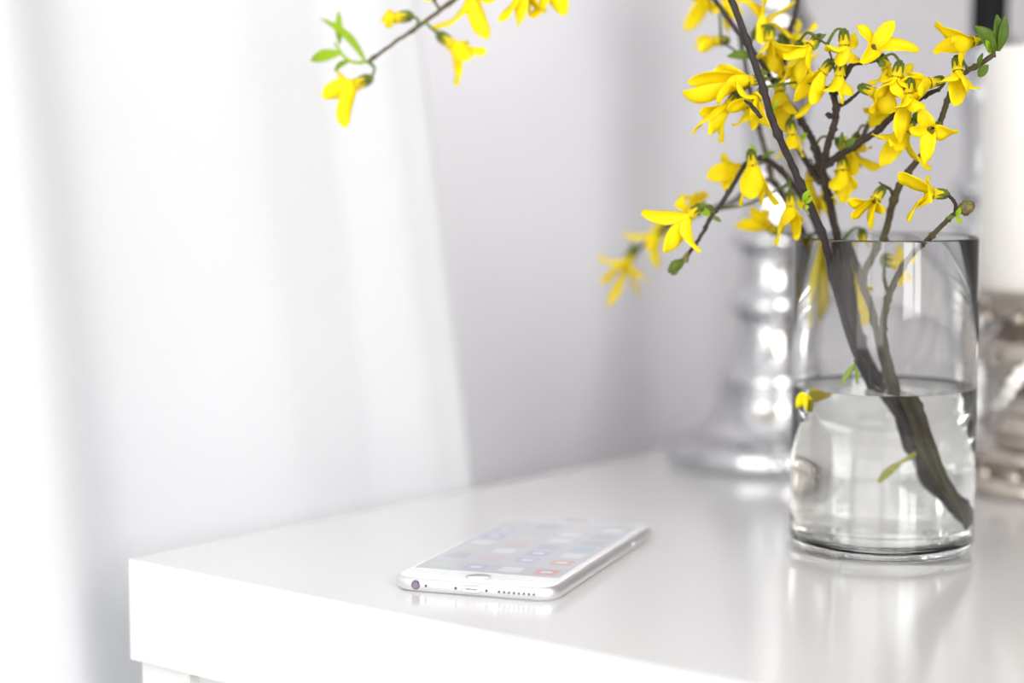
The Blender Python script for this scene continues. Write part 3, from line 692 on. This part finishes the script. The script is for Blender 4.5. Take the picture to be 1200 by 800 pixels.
# 3 --- the upright branch on the right
b3 = Branch('upright forsythia branch with green leaf cluster at its tip and open flowers', VB(0.0345, -0.0045))
b3.stem([('v', 0.0335, -0.0045, 0.0128, 1.9), ('v', 0.0245, -0.004, 0.030, 2.2), ('v', 0.0145, -0.004, 0.046, 2.3), ('v', 0.0075, -0.005, 0.062, 2.2), (1044, 455, 0.996, 1.9), (1032, 410, 0.994, 1.8), (1021, 368, 0.994, 1.7), (1010, 338, 0.994, 1.9), (1024, 312, 0.993, 1.7), (1033, 290, 0.992, 1.7), (1038, 270, 0.990, 1.7), (1049, 229, 0.985, 1.8), (1062, 205, 0.980, 1.6), (1078, 184, 0.975, 1.5), (1092, 165, 0.971, 1.4), (1103, 140, 0.967, 1.4), (1110, 118, 0.964, 1.3), (1118, 98, 0.961, 1.2), (1132, 84, 0.958, 1.2), (1150, 74, 0.955, 1.2), (1166, 63, 0.953, 1.2)], M['green_bark'], n=12)
b3.stem([(1009, 338, 0.995, 1.6), (998, 315, 0.999, 1.4), (989, 295, 1.004, 1.2), (983, 278, 1.008, 1.0)], M['bark'], 'twig')
b3.stem([(1048, 230, 0.985, 1.1), (1043, 222, 0.982, .8), (1037, 218, 0.980, .7), (1030, 214, .978, .4)], M['green_bark'], 'twig', nodes=False)
flower(b3, 1029, 229, 0.978, [(993, 235, .2), (997, 257, .4), (1021, 269, .5), (1037, 248, .3)], L=.0175)
flower(b3, 1094, 150, 0.958, [(1123, 154, .3), (1078, 126, .3), (1066, 152, .5), (1084, 192, .4)], L=.0170, W2=.0031)
flower(b3, 1122, 78, 0.952, [(1098, 94, .5), (1120, 124, .6), (1149, 103, .3), (1134, 110, .7)], L=.0180, W2=.0040)
flower(b3, 1143, 48, 0.956, [(1097, 26, .3), (1094, 62, .4), (1118, 50, .9), (1126, 76, .5)], L=.0215, W2=.0036)
flower(b3, 1064, 150, 0.972, [(1033, 195, .2), (1091, 198, .4), (1022, 156, .1), (1046, 172, .8)], L=.0210, W2=.0038)
leaf(b3, 1163, 62, 1142, 31, 0.951, .0042, 'leaf', .3); leaf(b3, 1167, 60, 1168, 17, 0.953, .0030, 'leaf', -.1); leaf(b3, 1170, 60, 1178, 18, 0.953, .0022, 'leaf', .1)
leaf(b3, 1160, 62, 1155, 47, 0.948, .0018, 'young_leaf', .5); leaf(b3, 1165, 60, 1163, 44, 0.947, .0015, 'leaf', .6)
leaf(b3, 1147, 90, 1158, 76, 0.954, .0022, 'leaf', .2); leaf(b3, 1118, 60, 1122, 40, 0.960, .0026, 'leaf', -.2); leaf(b3, 1147, 78, 1152, 62, 0.952, .0012, 'leaf', .3)

# 4 --- the short leafless one leaning on the front of the rim
b4 = Branch('short slender forsythia branch leaning on the vase rim with round brown bud', VB(0.0345, -0.0095))
b4.stem([('v', 0.0335, -0.0095, 0.0125, 1.7), ('v', 0.0180, -0.009, 0.046, 1.9), ('v', 0.0115, -0.010, 0.062, 1.8), (1050, 452, 0.990, 1.6), (1036, 400, 0.984, 1.8), (1036, 375, 0.982, 1.7), (1043, 348, 0.979, 1.6), (1058, 318, 0.974, 1.4), (1077, 294, 0.970, 1.3), (1086, 283, 0.968, 1.5), (1098, 270, 0.963, 1.2), (1113, 255, 0.957, 1.1), (1122, 248, 0.954, 1.1)], M['green_bark'], n=12)
b4.stem([(1119, 250, 0.955, 1.0), (1120, 240, 0.953, .9), (1115, 232, 0.951, .8), (1109, 228, .950, .8)], M['bark'], 'twig', nodes=False)
flower(b4, 1099, 227, 0.950, [(1052, 205, .3), (1065, 259, .4), (1090, 238, .9), (1088, 208, -.6)], L=.0200, W2=.0044, attach=(1113, 231, .951))
bud(b4, 1124, 246, 0.953, 1142, 240, .0032)
leaf(b4, 1121, 252, 1125, 243, .952, .0013, 'young_leaf', .5); leaf(b4, 1120, 253, 1128, 262, .952, .0011, 'young_leaf', .3); leaf(b4, 1118, 254, 1109, 256, .952, .0011, 'leaf', .3)
b4.stem([(1042, 352, .980, .9), (1036, 338, .990, .9), (1036, 328, .997, .7)], M['green_bark'], 'twig', nodes=False)
flower(b4, 1044, 324, 1.000, [(1075, 320, .2), (1068, 343, .4), (1054, 346, .5), (1050, 312, -.4)], L=.0140)

# 5 --- the branch reaching to the left, tip bent down
b5 = Branch('forsythia branch drooping sideways to a green bud past the candlestick', VB(0.0325, 0.0115))
b5.stem([('v', 0.0325, 0.0115, 0.0128, 1.7), ('v', 0.0115, 0.0095, 0.046, 1.8), ('v', 0.004, 0.010, 0.062, 1.7), (1030, 452, 1.017, 1.6), (1004, 400, 1.022, 1.6), (985, 340, 1.026, 1.5), (965, 285, 1.024, 1.7), (945, 240, 1.018, 1.5), (920, 205, 1.010, 1.4), (900, 188, 1.004, 1.3), (885, 186, 1.000, 1.2), (872, 195, 0.996, 1.1), (856, 222, 0.992, 1.1), (842, 243, 0.989, 1.1), (834, 253, 0.988, 1.1), (824, 272, 0.988, .9), (815, 286, 0.988, .9), (803, 302, 0.988, 1.0), (797, 309, 0.988, .9)], M['bark'], n=12)
flower(b5, 881, 188, 0.990, [(868, 241, .3), (892, 240, .7), (912, 240, .2), (880, 232, .9)], L=.0215, W2=.0044)
flower(b5, 872, 196, 1.016, [(847, 180, .1), (828, 208, .2), (848, 222, .5), (862, 212, .8)], L=.0180, W2=.0038)
flower(b5, 926, 236, 0.998, [(908, 287, .3), (932, 281, .4), (916, 262, .8), (940, 262, -.3)], L=.0195)
flower(b5, 905, 268, 1.040, [(861, 266, .2), (880, 243, .1), (888, 272, .8), (900, 246, .3)], L=.0180)
flower(b5, 814, 248, 0.984, [(752, 249, .2), (778, 296, .5), (821, 295, .4), (800, 232, -.7)], L=.0235, W2=.0038)
flower(b5, 822, 240, 1.040, [(794, 230, .1), (806, 252, .2), (830, 228, -.4), (816, 224, 0)], L=.0140)
leaf(b5, 832, 252, 816, 244, .986, .0018, 'young_leaf', .3); leaf(b5, 835, 254, 845, 260, .986, .0011, 'leaf', .2); leaf(b5, 884, 188, 878, 168, .994, .0016, 'young_leaf', .2)
leaf(b5, 893, 186, 908, 178, 1.0, .0014, 'leaf', .2)
bud(b5, 799, 306, .988, 783, 319, .0026, 'calyx'); bud(b5, 806, 296, .987, 802, 308, .0013)

# 6 --- the out-of-focus branch behind it
b6 = Branch('pale forsythia branch stretching back towards the wall behind the drooping one', VB(0.0285, 0.0145))
b6.stem([('v', 0.0285, 0.0145, 0.0128, 1.6), ('v', 0.0095, 0.0135, 0.046, 1.6), ('v', 0.002, 0.0135, 0.062, 1.6), (1024, 450, 1.022, 1.5), (990, 375, 1.034, 1.5), (958, 300, 1.041, 1.8), (930, 255, 1.048, 1.7), (908, 215, 1.06, 1.6), (885, 215, 1.075, 1.5), (860, 236, 1.09, 1.4), (830, 246, 1.10, 1.3), (795, 260, 1.11, 1.2), (765, 278, 1.118, 1.2), (748, 292, 1.122, 1.1)], M['bark'], n=10)
b6.stem([(906, 218, 1.06, 1.5), (898, 180, 1.06, 1.3), (888, 145, 1.058, 1.2), (880, 110, 1.055, 1.1), (872, 70, 1.05, 1.0), (866, 40, 1.05, .8)], M['green_bark'], 'twig')
flower(b6, 777, 266, 1.118, [(730, 274, .2), (772, 315, .4), (760, 292, .6), (788, 250, -.6)], L=.0225, W2=.0036)
flower(b6, 740, 300, 1.122, [(702, 300, -.2), (704, 332, .4), (762, 328, .3), (712, 360, .5)], L=.0230, W2=.0040)
flower(b6, 736, 306, 1.135, [(749, 346, .2), (722, 330, .4), (716, 312, -.5), (752, 318, .2)], L=.0190, W2=.0036)
leaf(b6, 750, 290, 734, 298, 1.118, .0022, 'calyx', .2)
flower(b6, 954, 325, 1.041, [(946, 390, .2), (957, 386, .4), (940, 366, -.2), (964, 356, .1)], L=.0255, W2=.0036)  # flower added to stand in for a yellow reflection in the glass

# --- loose petals added in place of a yellow reflection at the water line
class Loose: pass
ff = Loose(); ff.root = empty('reflection_petals', pix(948, 455, 0.988), 'loose yellow petals standing in for a reflection at the water line', 'flower')
ff.nearest = lambda p: p
for k, (x, y, w) in enumerate(((934, 478, .0034), (952, 486, .0034), (978, 474, .0034), (964, 464, .0036))):
    base = pix(946, 459, 0.988); q = pix(x, y, 0.988)
    mesh_obj('petal', *petal_vf(base, q, (CAM-base).normalized(), w, 0.1), M['petal'], ff.root, world=True)
